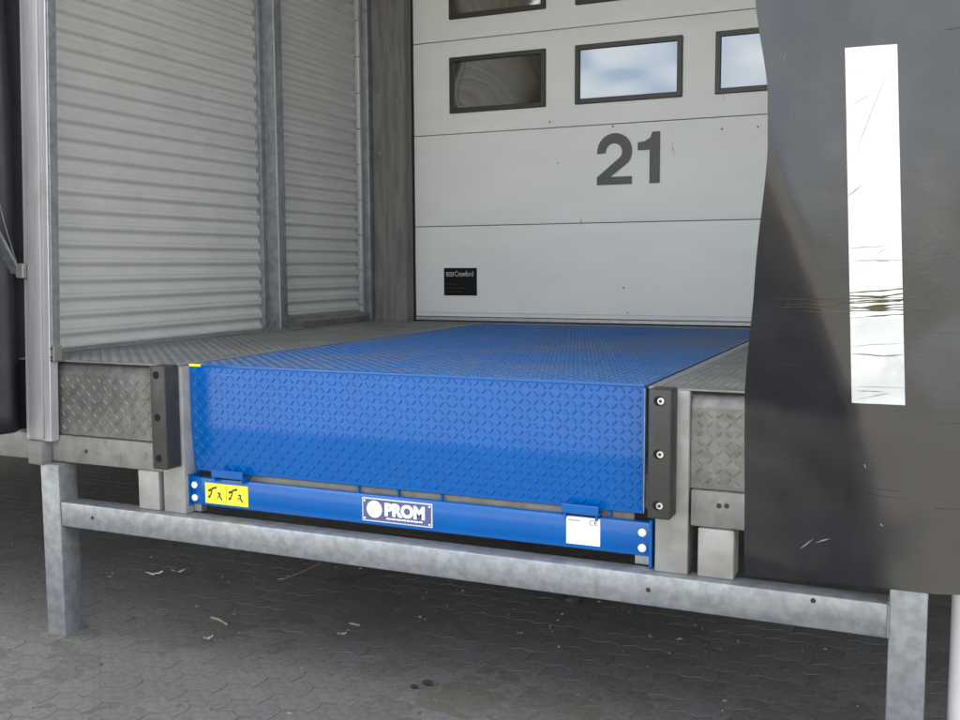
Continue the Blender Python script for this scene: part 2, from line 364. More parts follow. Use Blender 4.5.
# number 21
def arc(cx, cz, r, a0, a1, n=14): return [(cx+r*math.cos(math.radians(a0+(a1-a0)*i/n)), cz+r*math.sin(math.radians(a0+(a1-a0)*i/n))) for i in range(n+1)]
def flat_poly(poly, y, m, name, parent, th=.0012):
    bm = bmesh.new(); vs = [bm.verts.new((p[0], y, p[1])) for p in poly]; f = bm.faces.new(vs); bmesh.ops.triangulate(bm, faces=[f], ngon_method='EAR_CLIP')
    r_ = bmesh.ops.extrude_face_region(bm, geom=bm.faces[:]); bmesh.ops.translate(bm, verts=[v for v in r_['geom'] if isinstance(v, bmesh.types.BMVert)], vec=(0, -th, 0))
    bmesh.ops.recalc_face_normals(bm, faces=bm.faces[:])
    me = bpy.data.meshes.new(name); bm.to_mesh(me); bm.free(); me.materials.append(m); return link(name, me, parent)
DZ = 2.232
def numeral_two(x, z, wd, h):
    st = h*.155; ro = wd/2; cxx = x+wd/2; czz = z+h-ro; ri = ro-wd*.27
    o_ = arc(cxx, czz, ro, 186, -38, 24)+[(x+wd*.40, z+st)]
    i_ = arc(cxx-.004, czz-.002, ri, 186, -38, 24)+[(x, z+st)]
    vs = [(p[0], YD-.0042, p[1]) for p in o_]+[(p[0], YD-.0042, p[1]) for p in i_]; n = len(o_)
    fs = [(k, k+1, n+k+1, n+k) for k in range(n-1)]
    vs += [(x, YD-.0042, z), (x+wd, YD-.0042, z), (x+wd, YD-.0042, z+st)]; fs.append((2*n, 2*n+1, 2*n+2, n-1, 2*n-1))
    return MB().add(vs, fs)
numeral_two(.762, DZ, .250, .350).build('numeral', M['digit'], dr)
one = [(1.205, DZ), (1.205, DZ+.345), (1.152, DZ+.345), (1.135, DZ+.305), (1.095, DZ+.283), (1.05, DZ+.278), (1.05, DZ+.225), (1.133, DZ+.225), (1.133, DZ)]
flat_poly(one, YD-.0040, M['digit'], 'numeral', dr)
# maker's plate
pl = MB().box(-.427, -.157, YD-.004, YD+.003, 1.459, 1.664, .002).build('maker_plate', M['black'], dr)
fl = M['greyink']
link('lettering', text_mesh('Crawford', .056, M['white2'], (-.335, YD-.0045, 1.602), width=.15, offset=.0006), pl)
b = MB(); b.box(-.405, -.345, YD-.0052, YD-.004, 1.602, 1.632); pb = b.build('emblem', M['white2'], pl)
b = MB(); b.box(-.398, -.352, YD-.0058, YD-.0053, 1.608, 1.615); b.box(-.398, -.352, YD-.0058, YD-.0053, 1.619, 1.626); b.build('emblem', M['black'], pl)
b = MB()
for k, (wd) in enumerate((.12, .16, .10)): b.box(-.402, -.402+wd, YD-.0050, YD-.004, 1.485+.028*k, 1.4885+.028*k)
b.build('small_print', mat('faint_brown_ink', (.05, .042, .03), None, 5, .6), pl)
# chips and dents
for x, z, s_ in ((.414, 2.687, .009), (.475, 2.399, .008), (.874, 2.628, .010), (.961, 1.521, .011), (1.615, 2.567, .009), (1.845, 2.566, .009), (.646, 1.985, .008), (1.29, 2.45, .006), (.99, 1.35, .007)):
    pts = [(x+s_*math.cos(a)*(.5+rnd.random()*.5)*.7, z+s_*math.sin(a)*(.6+rnd.random()*.6)) for a in [i*math.pi/4 for i in range(8)]]
    flat_poly(pts, YD-.0030, M['ink'] if s_ > .007 else M['rust'], 'paint_chip', dr, .0008)
for p, q in (((1.285, 2.50), (1.30, 2.42)), ((.645, 2.02), (.648, 1.955)), ((1.62, 2.79), (1.625, 2.76))):
    b = MB().bar((p[0], YD-.0035, p[1]), (q[0], YD-.0035, q[1]), .003, .001, (0, 1, 0)); b.build('paint_chip', M['greyink'], dr)

# corrugated side wall of the loading bay ------------------------------------
WX, PIT = -1.0325, .0877
CPROF = [(k/20, math.tanh(1.5*math.sin(2*math.pi*k/20)+.5)/.95-.26*math.exp(-((k/20-.25)/.05)**2)) for k in range(21)]
def corr_sheet(x, y0, y1, z0, z1, sgn=1, seed=0):
    rows = []
    k = math.floor((z0-1.262)/PIT)
    while 1.262+k*PIT < z1:
        for t, h in CPROF[:-1]:
            z = 1.262+(k+t)*PIT
            if z0 <= z <= z1: rows.append((z, h))
        k += 1
    nr = len(rows)-1
    def f(u, v):
        y = y0+(y1-y0)*u; z, h = rows[int(round(v*nr))]
        return (x+sgn*(.0105*h+.0028*noise.noise((y*1.3, z*1.1, seed+4))), y, z+.0022*noise.noise((y*1.7, z*1.3, seed)))
    return MB().grid(f, 24, nr, (-.0012*sgn, 0, 0))
ROOF = 4.72
sw = thing('corrugated_wall', 'horizontally corrugated grey side wall left of the blue leveller', 'wall', (WX, 1.6, D))
corr_sheet(WX, .02, 1.985, D+.01, ROOF, 1, 1).build('corrugated_sheet', M['sheet'], sw, smooth=60)
corr_sheet(WX, 1.99, 3.22, D+.01, ROOF, 1, 2).build('corrugated_sheet', M['sheet'], sw, smooth=60)
b = MB(); b.box(-1.045, -.905, 1.965, 2.05, D+.002, ROOF, .008, 2); b.build('post', M['galv'], sw, smooth=40)
b = MB(); b.box(-1.044, -.998, 1.925, 1.9635, D+.02, ROOF, .002); b.build('sheet_trim', M['galv'], sw)
b = MB(); b.box(-.909, -.901, 1.958, 1.9655, D+.02, ROOF, .001); b.build('post_edge', M['alu'], sw)
# base plate and gusset of the post
b = MB(); b.prism([(1.86, D+.002), (2.28, D+.002), (2.28, D+.03), (2.10, D+.10), (2.055, D+.13), (1.955, D+.07), (1.86, D+.018)], 'x', -.95, -.938); b.box(-1.03, -.87, 1.88, 2.16, D+.001, D+.012, .003); b.build('post_foot', M['galv_old'], sw)
b = MB(); b.box(-1.03, -.985, 3.13, 3.222, D+.002, ROOF, .012, 2); b.build('end_post', M['alu'], sw, smooth=40)
b = MB(); b.box(-.984, -.93, 3.16, 3.224, D+.002, ROOF, .008, 2); b.build('end_post', M['galv'], sw, smooth=40)
for k in range(13):
    z = D+.12+k*.26
    b = MB().box(-1.034, -.983, 3.128, 3.14, z, z+.008); b.build('clip', M['galv_old'], sw)
# battered base trim, a long strip that wanders a little
def trim(y0, y1, seed, h):
    def f(u, v):
        y = y0+(y1-y0)*u; k = noise.noise((y*3.2, seed, 0))
        prof = [(-.0, 0.0), (0.012, h*.75), (.004, h), (-.03, h+.012)]
        i = min(3, int(round(v*3))); px, pz = prof[i]
        return (-.955+px+.012*k, y, D+.002+pz+(.01*k if i else 0))
    return MB().grid(f, 40, 3, (-.003, 0, 0))
trim(2.15, 3.16, 3.3, .055).build('base_trim', M['galv_old'], sw, smooth=40)
def trim2(u, v):
    y = .05+1.9*u
    return (-.985+.035*v+.006*noise.noise((y*2, 0, 1)), y, D+.022-.017*v+.003*noise.noise((y*3, 5, 1)))
MB().grid(trim2, 30, 1, (0, 0, -.003)).build('base_trim', M['galv'], sw, smooth=40)
# opposite wall, roof
sw2 = thing('corrugated_wall', 'corrugated grey side wall behind the black rubber curtain', 'wall', (3.09, 1.6, D))
corr_sheet(3.09, .02, 3.22, D+.01, ROOF, -1, 5).build('corrugated_sheet', M['sheet'], sw2, smooth=60)
b = MB(); b.box(2.97, 3.10, 1.965, 2.05, D+.002, ROOF, .008, 2); b.build('post', M['galv'], sw2)
rf = thing('bay_roof', 'grey sheet roof over the loading bay', 'roof', (1, 1.6, ROOF))
b = MB(); b.box(-1.1, 3.16, -.78, 3.29, ROOF+.01, ROOF+.09); b.build('roof_sheet', M['sheet'], rf)
for y in (0.0, 1.1, 2.2):
    b = MB(); b.box(-1.0, 3.06, y, y+.08, ROOF-.12, ROOF+.005); b.build('roof_beam', M['galv'], rf)

# ================================================================== PLATFORM
pf_ = thing('loading_platform', 'galvanised steel loading platform on square legs under the blue leveller', 'platform', (1, 0, 0))
BV = .006
b = MB(); b.box(-.778, -.668, -.096, .016, -.008, .800, .008, 2); b.build('leg', M['galv'], pf_, smooth=40)
b = MB(); b.box(2.795, 2.905, -.096, .016, -.008, .830, .008, 2); b.build('leg', M['galv'], pf_, smooth=40)
b = MB(); b.box(-.778, -.668, 3.1, 3.2, -.008, .80, .008, 2); b.build('leg', M['galv'], pf_)
b = MB(); b.box(2.795, 2.905, 3.1, 3.2, -.008, .80, .008, 2); b.build('leg', M['galv'], pf_)
for lx in (-.778, 2.795):
    cxl, cyl_ = lx+.055, -.04; nn = 28
    def ringp(sc, z, sd_):
        out = []
        for k in range(nn):
            a = 2*math.pi*k/nn; c_, s_ = math.cos(a), math.sin(a); m_ = 1/max(abs(c_), abs(s_))
            r_ = .054*m_*(1 if sc == 0 else 1)+sc*(1+.7*noise.noise((c_*2, s_*2, sd_)))
            out.append((cxl+r_*c_, cyl_+r_*s_, z*(1+.5*noise.noise((c_*3, s_*3, sd_)))))
        return out
    vs_ = ringp(0, .010, lx)+ringp(.014, .006, lx)+ringp(.038, -.003, lx)
    fs_ = [(q*nn+k, q*nn+(k+1) % nn, (q+1)*nn+(k+1) % nn, (q+1)*nn+k) for q in range(2) for k in range(nn)]
    MB().add(vs_, fs_).build('dirt_heap', M['sand'], pf_, smooth=60)['kind'] = 'stuff'
cb = MB().box(-.6675, 2.7945, -.094, .000, .519, .6313, .008, 2).build('cross_beam', M['galv'], pf_, smooth=40)
for x, z in ((-.477, .576), (2.035, .577), (2.571, .612)):
    MB().cyl((x, -.0935, z), (x, -.0955, z), .0085, 10).build('bolt_hole', M['ink'], cb)
# weld beads where the beam meets the legs, runs of zinc along its top edge
for x0_, x1_ in ((1.22, 1.31), (1.36, 1.50)):
    b = MB().bar((x0_, -.0945, .6275), (x1_, -.0945, .6265), .003, .002, (0, 1, 0)); b.build('zinc_run', M['alu'], cb)
# weld beads where the beam meets the legs
for x in (-.6672, 2.7942):
    for p, q in (((x, -.0945, .524), (x, -.0945, .628)), ((x, -.088, .632), (x, -.006, .632))):
        b = MB(); n_ = 9
        pp = [Vector(p).lerp(Vector(q), k/n_)+Vector(((rnd.random()-.5)*.001, (rnd.random()-.5)*.001, (rnd.random()-.5)*.001)) for k in range(n_+1)]
        for a_, c_ in zip(pp, pp[1:]): b.cyl(a_, c_, .0035+.001*rnd.random(), 8, .0035)
        b.build('weld_bead', M['galv_old'], pf_, smooth=60)
# stub posts
for x0_, x1_, zt in ((-.245, -.130, .803), (2.192, 2.312, .80)):
    b = MB(); b.box(x0_, x1_, -.052, .05, .6315, zt, .006, 2); b.build('stub_post', M['galv_pale'], pf_, smooth=40)
for x0_, x1_ in ((-.105, .012), (2.045, 2.158)):
    b = MB(); b.box(x0_, x1_, -.050, .052, .6315, D-.006, .004, 2); b.build('corner_post', M['galv_pale'], pf_, smooth=40)
# front rails and fascias
b = MB(); b.box(-3.2, -.108, -.046, .02, .803, .925, .005, 2); fr1 = b.build('front_rail', M['galv_old'], pf_, smooth=40)
b = MB(); b.box(2.165, 3.3, -.046, .02, .803, .927, .005, 2); fr2 = b.build('front_rail', M['galv_old'], pf_, smooth=40)
for x, z in ((-.14, .885), (-.545, .862), (2.26, .88), (2.285, .882)):
    MB().cyl((x, -.046, z), (x, -.0475, z), .009, 10).build('bolt_hole', M['ink'], fr1 if x < 1 else fr2)
def fascia(x0, x1):
    b = MB(); b.prism([(-.030, .930), (-.030, 1.205), (-.027, 1.214), (-.010, 1.245), (.004, 1.256), (.02, 1.256), (.02, .930)], 'x', x0, x1)
    fa = b.build('fascia_plate', M['tread'], pf_)
    nx = int((x1-x0-.03)/.03)
    tread('tread', M['tread'], fa, (x0+.015, -.030, .945), (1, 0, 0), (0, 0, 1), nx, 8, .0315, .030, .011, .0024)
fascia(-.722, -.110); fascia(2.160, 2.98)
# side decks
def deck(x0, x1, ex0, ex1):
    b = MB(); b.box(x0, x1, -.034, 3.228, D-.008, D, .002); dk = b.build('deck_plate', M['deck'], pf_)
    b = MB(); b.box(ex0, ex1, -.03, 3.2, D-.006, D+.0015, .001); b.build('edge_angle', M['galv'], dk)
    b = MB(); b.box(x0+.02, x1-.02, -.0355, -.026, D-.0065, D-.001); b.build('front_edge', M['galv_old'], dk)
    o0 = x0 if x0 < 0 else ex1
    nx = int(((ex0 if x0 < 0 else x1)-o0)/.03)
    tread('tread', M['deck'], dk, (o0+.004, -.02, D), (1, 0, 0), (0, 1, 0), nx, 107, .03, .028, .010, .0018)
deck(-1.10, -.012, -.050, -.0125); deck(2.012, 3.14, 2.0125, 2.050)
b = MB(); b.box(-.69, 2.70, 3.20, 3.42, D-.075, D-.024, .003); b.build('threshold', M['concrete_l'], pf_)
b = MB(); b.box(-.66, 2.65, 3.145, 3.36, D-.020, D-.003, .003); b.build('threshold', M['deck'], pf_)
# joists under the deck
for x in (-.6, 2.55):
    b = MB(); b.box(x, x+.1, .03, 3.15, .95, 1.1, .004); b.build('joist', M['galv_old'], pf_)

for x0, x1, lab in ((-5.6, -1.16, 'neighbouring steel platform beyond the far left post, its rail running out of the picture'), (3.32, 7.6, 'unseen steel platform to the right, added to darken the ground under the bay')):
    npf = thing('loading_platform', lab, 'platform', ((x0+x1)/2, 1.6, 0))  # right-hand platform is unseen, added to keep the ground under the dock dark
    b = MB(); b.box(x0, x1, .03, 3.25, .95, D, .004); b.build('deck', M['galv_old'], npf)
    for x in (x0+.3, x1-.4):
        b = MB(); b.box(x, x+.1, 3.0, 3.1, -.008, .948, .006); b.build('leg', M['galv'], npf)
# ================================================================== LEVELLER
lv = thing('dock_leveller', 'blue dock leveller with tread plate platform and hanging lip', 'dock leveller', (1, 0, .63))
PY1 = 3.13
b = MB(); b.box(.006, 1.994, .014, PY1, D-.012, D-.001, .0015); pt = b.build('platform', M['blue_deck'], lv)
tread('tread', M['blue_deck'], pt, (.016, .03, D-.001), (1, 0, 0), (0, 1, 0), 65, 102, .0302, .029, .0115, .0038)
for x0_ in (.008, 1.980):
    b = MB(); b.box(x0_, x0_+.012, .02, PY1, D-.24, D-.0125); b.build('side_skirt', M['blue'], pt)
# dust swept against the rear corner
for x in (.35, 1.0, 1.6):
    b = MB(); b.box(x, x+.06, .1, 3.05, D-.11, D-.013); b.build('rib', M['blue'], pt)
# lip: upright plate whose lower part is kinked back towards the bay
LZ0, LZK = .812, 1.002
KA = math.tan(math.radians(4.5))
def lipY(z): return 0.0 if z > LZK+.006 else (LZK+.006-z)*KA
prof = [(0.0, D-.004), (0.0, LZK+.012), (.0002, LZK), (lipY(LZ0), LZ0), (lipY(LZ0)+.009, LZ0), (.0105, LZK), (.0105, D-.004)]
lp = MB().prism(prof, 'x', .004, 1.990).build('lip', M['blue'], lv)
def lw(v): return (v[0], lipY(v[2])+v[1], v[2])
tread('tread', M['blue'], lp, (.016, .0, LZ0+.010), (1, 0, 0), (0, 0, 1), 67, 15, .0294, .029, .0115, .0040, warp=lw)
b = MB(); b.box(.004, 1.992, -.0035, .016, D-.0075, D+.0035, .002, 2); b.build('lip_hinge', M['blue'], lp, smooth=40)
b = MB(); b.box(.014, .075, -.0042, .012, D-.006, D+.0042, .0008); b.build('yellow_tape', M['yellow'], lp)
b = MB(); b.box(1.9905, 1.9935, -.001, .020, LZ0+.01, D-.010); b.build('lip_edge', M['galv'], lp)
b = MB(); b.box(.0005, .0035, -.001, .020, LZ0+.01, D-.010); b.build('lip_edge', M['galv'], lp)
# lip keepers on the front beam
for x0_, x1_ in ((.138, .300), (1.700, 1.838)):
    b = MB(); b.box(x0_, x1_, -.034, -.028, .800, .832, .002); b.box(x0_, x1_, -.0275, .03, .797, .803, .001)
    b.box(x0_+.006, x0_+.014, -.0275, .02, .780, .7965); b.box(x1_-.014, x1_-.006, -.0275, .02, .780, .7965)
    b.build('lip_keeper', M['blue'], lv)
# front beam of the leveller frame
fbm = MB().box(.014, 2.018, -.012, .018, .668, .788, .004, 2).build('front_beam', M['blue'], lv, smooth=40)
for x0_, x1_ in ((.000, .060), (1.962, 2.020)):
    pass
b = MB(); b.box(.0145, .052, -.0005, .04, .634, .6675, .002); b.build('frame_foot', M['galv'], lv)
b = MB(); b.box(1.962, 2.014, -.0005, .04, .634, .6675, .002); b.build('frame_foot', M['galv'], lv)
b = MB(); b.box(2.0195, 2.030, -.03, .06, .635, .80, .001); b.build('end_plate', M['blue'], lv)
b = MB(); b.box(.0005, .0125, -.03, .06, .66, .80, .001); b.build('end_plate', M['blue'], lv)
for x in (.032, 1.992):
    for z in (.752, .697):
        b = MB(); b.cyl((x, -.0125, z), (x, -.018, z), .0145, 16); b.cyl((x, -.018, z), (x, -.023, z), .0145, 16, .008); b.build('bolt', M['cap'], lv, smooth=50)
# steel angle seen through the slot under the lip, and the cylinder frame behind
b = MB(); b.box(.10, 1.95, .034, .045, .70, .806, .002); b.box(.10, 1.95, .0455, .11, .80, .806, .002); b.build('rear_angle', M['paperish'], lv)
for x in (.82, 1.00, 1.19, 1.86):
    b = MB(); b.box(x, x+.008, .0185, .033, .72, .808); b.build('lip_stop', M['blue'], lv)
b = MB(); b.box(.06, 1.95, 1.2, 1.28, .70, .80, .002); b.build('frame_member', M['blue'], lv)
# stickers and nameplate
yb = -.012
ws = MB().box(.088, .310, yb-.0012, yb+.001, .680, .768).build('warning_sticker', M['yellow'], lv)
Y_ = yb-.0017
def ib(p, q, wd): b.bar((p[0], Y_, p[1]), (q[0], Y_, q[1]), wd, .0008, (0, 1, 0))
for x in (.098, .205):
    b = MB()
    for p, q, wd in (((.006, .706), (.016, .710), .007), ((.014, .710), (.022, .724), .004), ((.022, .724), (.026, .741), .004), ((.006, .733), (.022, .740), .006), ((.024, .744), (.046, .750), .005), ((.044, .752), (.050, .748), .006),
                     ((.056, .728), (.070, .725), .005), ((.069, .726), (.062, .712), .004), ((.064, .716), (.078, .699), .0045), ((.054, .716), (.057, .703), .0025)):
        ib((x+p[0], p[1]), (x+q[0], q[1]), wd*1.5)
    b.build('pictogram', M['ink'], ws)['kind'] = 'stuff'
b = MB(); b.box(.1985, .2005, yb-.0019, yb-.0012, .682, .766); b.build('divider_line', mat('red_ink', (.5, .06, .03), None, 5, .5), ws)
npx0, npx1, npz0, npz1 = .862, 1.172, .682, .776
npt = MB().box(npx0, npx1, yb-.0022, yb+.001, npz0, npz1, .0008).build('nameplate', M['white'], lv)
b = MB().box(npx0+.005, npx1-.005, yb-.0028, yb-.002, npz0+.005, npz1-.005); b.build('plate_field', M['navy'], npt)
yy = yb-.0034
b = MB().cyl((.918, yb-.0027, .732), (.918, yy, .732), .034, 28); b.build('emblem', M['paper'], npt)
b = MB()
for p, q in (((.902, .722), (.930, .752)), ((.905, .737), (.917, .749)), ((.915, .715), (.937, .735))): b.bar((p[0], yy-.0003, p[1]), (q[0], yy-.0003, q[1]), .004, .0006, (0, 1, 0))
b.build('emblem', mat('pale_gold_print', (.55, .5, .33), None, 5, .5), npt)
link('lettering', text_mesh('PROM', .066, M['paper'], (.964, yb-.0031, .713), width=.176, offset=.0036), npt)
b = MB(); x = .972
while x < 1.132:
    wd = .006+.016*rnd.random(); b.box(x, x+wd, yb-.0032, yb-.0027, .697, .7025); x += wd+.003
b.build('small_print', M['paper'], npt)
for x in (.874, 1.160):
    for z in (.694, .764):
        b = MB().cyl((x, yb-.0027, z), (x, yb-.0040, z), .004, 10); b.build('rivet', M['cap'], npt)
lb = MB().box(1.712, 1.838, yb-.0012, yb+.001, .684, .784).build('rating_label', M['paper'], lv)
b = MB(); b.box(1.718, 1.764, yb-.0017, yb-.0011, .768, .774); x = 0
for k in range(5): b.box(1.718, 1.718+.03+.05*rnd.random(), yb-.0017, yb-.0011, .752-.011*k, .7535-.011*k)
b.build('small_print', M['greyink'], lb)
link('lettering', text_mesh('CE', .026, M['ink'], (1.798, yb-.0015, .758), width=.030), lb)

# ================================================================== BUMPERS
def bumper(x0, x1, label, bright):
    t = thing('dock_bumper', label, 'bumper', ((x0+x1)/2, -.05, .83), 'rubber bumpers either side of the leveller')
    MB().box(x0, x1, -.142, -.0515, .838, D+.006, .007, 3).build('block', M['bumper'], t, smooth=40)
    xm = (x0+x1)/2
    for z in (1.236, 1.058, .885):
        # shade of the bolt recess painted as a flat black disc, bolt head on top
        MB().cyl((xm-.004, -.1415, z), (xm-.004, -.1428, z), .0165, 16).build('recess_shade_disc', M['black'], t)
        if bright:
            b = MB(); b.cyl((xm+.004, -.1427, z), (xm+.004, -.1475, z), .0125, 16, .011); bo = b.build('bolt', M['bolt'], t, smooth=40)
            MB().cyl((xm+.003, -.1474, z), (xm+.003, -.1482, z), .0062, 6).build('socket', M['ink'], bo)
        else:
            MB().cyl((xm-.004, -.1427, z), (xm-.004, -.1437, z), .009, 12).build('bolt', M['black'], t)
bumper(-.078, .000, 'black rubber bumper with dark empty-looking bolt holes beside the yellow-taped lip corner', False)
bumper(2.040, 2.118, 'black rubber bumper with three shiny bolts at the lip end near the curtain', True)

# ================================================================== DOCK SHELTER
# front post of the bay
fp = thing('frame_post', 'pale aluminium upright post at the front end of the corrugated wall', 'post', (-.76, -.08, .8))
b = MB(); b.box(-.836, -.686, -.098, -.050, .905, ROOF, .003); b.build('flange', M['alu'], fp)
b = MB(); b.box(-.803, -.722, -.110, -.0985, .915, ROOF, .004, 2); b.build('cover_strip', M['alu'], fp, smooth=40)
b = MB(); b.box(-.812, -.728, -.112, -.050, .795, .9045, .005, 2); b.build('post_foot', M['galv_old'], fp, smooth=40)
b = MB(); b.box(-.6855, -.676, -.092, -.045, D+.03, ROOF, .002); b.build('jamb_strip', M['galv'], fp)
b = MB(); b.box(-.6855, -.662, -.096, -.048, D+.002, D+.075, .003); fk = b.build('bracket', M['galv_old'], fp)
for z in (D+.06, D+.022, D+.008):
    MB().cyl((-.675, -.0965, z), (-.675, -.1005, z), .0045, 8).build('screw', M['ink'], fk)
# black tarpaulin side
def tarpf(u, v):
    y = -.78+.80*u; z = .925+(4.4-.925)*v+.01*math.sin(u*9)*(1-v)
    x = -.925+.043*(z-1.27)+.020*math.sin(u*17+v*1.2)+.014*math.sin(u*31+1+v*2)+.02*noise.noise((u*2, v*4, 1))
    return (x, y, z)
tag(MB().grid(tarpf, 60, 40, (-.003, 0, 0)).build('side_tarpaulin', M['cloth'], None, smooth=180), 'black tarpaulin hanging at the far left beside the pale post', 'tarpaulin')
b = MB(); b.bar((-.868, -.112, 1.655), (-.868, -.75, 2.70), .012, .065, (1, 0, 0)); b.build('shelter_arm', M['galv'], fp)
b = MB(); b.bar((-.868, -.19, 3.3), (-.868, -.272, 2.47), .03, .012, (1, 0, 0)); b.build('shelter_arm', M['galv'], fp)
b = MB()
pts = [Vector((-.85, -.275, 2.40)), Vector((-.85, -.22, 2.12)), Vector((-.845, -.16, 1.86)), Vector((-.835, -.118, 1.70))]
for p, q in zip(pts, pts[1:]): b.cyl(p, q, .0025, 6, cap=False)
tag(b.build('steel_cable', M['galv_old'], None), 'thin cable running down to the pale post at far left', 'cable')
# hinge lug on the post
b = MB(); b.box(-.845, -.80, -.135, -.111, 1.635, 1.70, .004); b.build('hinge_lug', M['galv_old'], fp)

fp.rotation_euler.y = .043; fp.location.x -= .020      # the post leans a little inwards
# black rubber flap with white stripe
FY = -.70
def edgeX(z):
    pts = [(.80, 2.449), (.86, 2.449), (1.33, 2.440), (1.65, 2.462), (1.97, 2.488), (2.12, 2.485), (2.35, 2.450), (3.0, 2.43), (4.5, 2.42)]
    for (a, xa), (c, xc) in zip(pts, pts[1:]):
        if z <= c:
            t = max(0, (z-a)/(c-a)); t = t*t*(3-2*t)*.5+t*.5; return xa+(xc-xa)*t
    return 2.42
def flapY(x, z):
    # corner pushed back along a slanting crease
    xc = 2.491+(1.95-z)*.346 if z > 1.30 else 2.716+(1.3-z)*.16
    dl = xc-x-.0
    amt = .72 if z > 1.3 else .72-.14*min(1, (1.3-z)/.45)
    k = .010
    s = k*math.log(1+math.exp(min(40, dl/k))) if dl < .4 else dl
    y = FY+amt*s
    y += .012*noise.noise((x*1.5, z*1.1, 2))+.005*noise.noise((x*4, z*2.6, 6))+.0018*noise.noise((x*11, z*8, 3))
    if x > 2.72:
        t = min(1, (x-2.72)/.2); y -= .075*max(0, 1.55-z)**1.2*t*t*(3-2*t)
        y += .02*math.sin((x-2.72)*5)
    return y
def flap(u, v):
    z = .862+(4.45-.862)*(v**1.6); x0 = edgeX(z)-.004; x0 -= (flapY(x0, z)-FY)*.157; x = x0+(3.36-x0)*u
    zb = z-(.018*(1-u)+.056*max(0, 1-u/.40))*(1-v)**8+.040*u*(1-v)**6
    return (x, flapY(x, zb), zb)
ct = thing('rubber_curtain', 'black rubber dock shelter curtain with a white stripe hanging at right', 'curtain', (2.9, FY, .86))
MB().grid(flap, 90, 150, (0, .006, 0)).build('rubber_sheet', M['rubber'], ct, smooth=50)
def stripX(u, z): 
    l_ = 2.663+(2.209-z)*.0468; r_ = 2.781+(2.208-z)*.0528; return l_+(r_-l_)*u
def strip(z0, z1, off, slant=0):
    def f(u, v):
        z = z0+(z1-z0)*v+slant*u*v; x = stripX(u, z); return (x, flapY(x, z)-off, z)
    return MB().grid(f, 12, 60)
strip(1.548, 2.209, .0016).build('white_stripe', M['white'], ct, smooth=180)
strip(1.335, 1.5478, .0016).build('white_stripe', M['white2'], ct, smooth=180)
def mark(pts, wd, m, name):
    def f(u, v):
        s = u*(len(pts)-1); i = min(len(pts)-2, int(s)); t = s-i
        x = pts[i][0]+(pts[i+1][0]-pts[i][0])*t; z = pts[i][1]+(pts[i+1][1]-pts[i][1])*t
        ww = wd*(.25+.75*math.sin(math.pi*min(.97, max(.03, u))))*(.7+.6*noise.noise((x*40, z*10, 5)))
        z += (v-.5)*ww+.002*noise.noise((x*25, z*9, 1)); return (x, flapY(x, z)-.0024, z)
    MB().grid(f, 40, 2).build(name, m, ct)
for pts, wd in (([(2.680, 1.610), (2.761, 1.616), (2.846, 1.626)], .0045), ([(2.494, 1.591), (2.692, 1.595), (2.818, 1.601)], .0035), ([(2.681, 1.583), (2.807, 1.592), (2.840, 1.614)], .006), ([(2.693, 1.570), (2.762, 1.579), (2.814, 1.584)], .008),
                ([(2.561, 1.561), (2.716, 1.566), (2.819, 1.570), (2.893, 1.563)], .0045), ([(2.693, 1.548), (2.819, 1.560), (2.864, 1.551)], .0035), ([(2.689, 1.690), (2.811, 1.691)], .0022), ([(2.684, 1.720), (2.769, 1.726)], .0016),
                ([(2.701, 1.460), (2.766, 1.455), (2.818, 1.459)], .003), ([(2.695, 1.648), (2.758, 1.711), (2.787, 1.733)], .0012), ([(2.713, 1.367), (2.778, 1.366)], .0025), ([(2.718, 1.345), (2.792, 1.364)], .002), ([(2.698, 1.478), (2.822, 1.489)], .0012), ([(2.703, 1.377), (2.825, 1.378)], .0012), ([(2.682, 1.603), (2.761, 1.601), (2.820, 1.611)], .007), ([(2.690, 1.575), (2.751, 1.571), (2.817, 1.577)], .008), ([(2.711, 1.591), (2.784, 1.594), (2.852, 1.594)], .005), ([(2.524, 1.578), (2.669, 1.585), (2.739, 1.591)], .004), ([(2.474, 1.570), (2.609, 1.574), (2.692, 1.580)], .003)):
    mark(pts, wd, M['scuff'], 'scuff_mark')
for pts, wd in (([(2.681, 1.909), (2.721, 2.032), (2.771, 2.171)], .004), ([(2.680, 1.850), (2.714, 1.878)], .003), ([(2.709, 2.129), (2.725, 2.185)], .0015), ([(2.674, 2.144), (2.713, 2.152)], .0012), ([(2.679, 2.066), (2.728, 2.096)], .0012)):
    mark(pts, wd, M['dim'], 'scuff_mark')
for pts, wd in (([(2.537, 2.073), (2.543, 2.024)], .006), ([(2.517, 2.188), (2.526, 2.217)], .004), ([(2.737, 1.178), (2.742, 1.171)], .008), ([(2.779, 1.031), (2.786, 1.027)], .01), ([(2.577, 0.914), (2.613, 0.951)], .006), ([(2.618, 0.941), (2.657, 0.963)], .005)):
    mark(pts, wd, M['scratch'], 'scuff_mark')
# fine rubbed lines all over the sheet
for k in range(34):
    x = 2.46+.5*rnd.random(); z = .95+1.3*rnd.random(); l_ = .04+.12*rnd.random(); t_ = (rnd.random()-.5)*.06
    if z > 1.25 and 2.60 < x+l_ and x < 2.86: continue
    mark([(x, z), (x+l_/2, z+t_*l_/2+.002), (x+l_, z+t_*l_)], .0010+.0012*rnd.random(), M['rub'], 'scuff_mark')
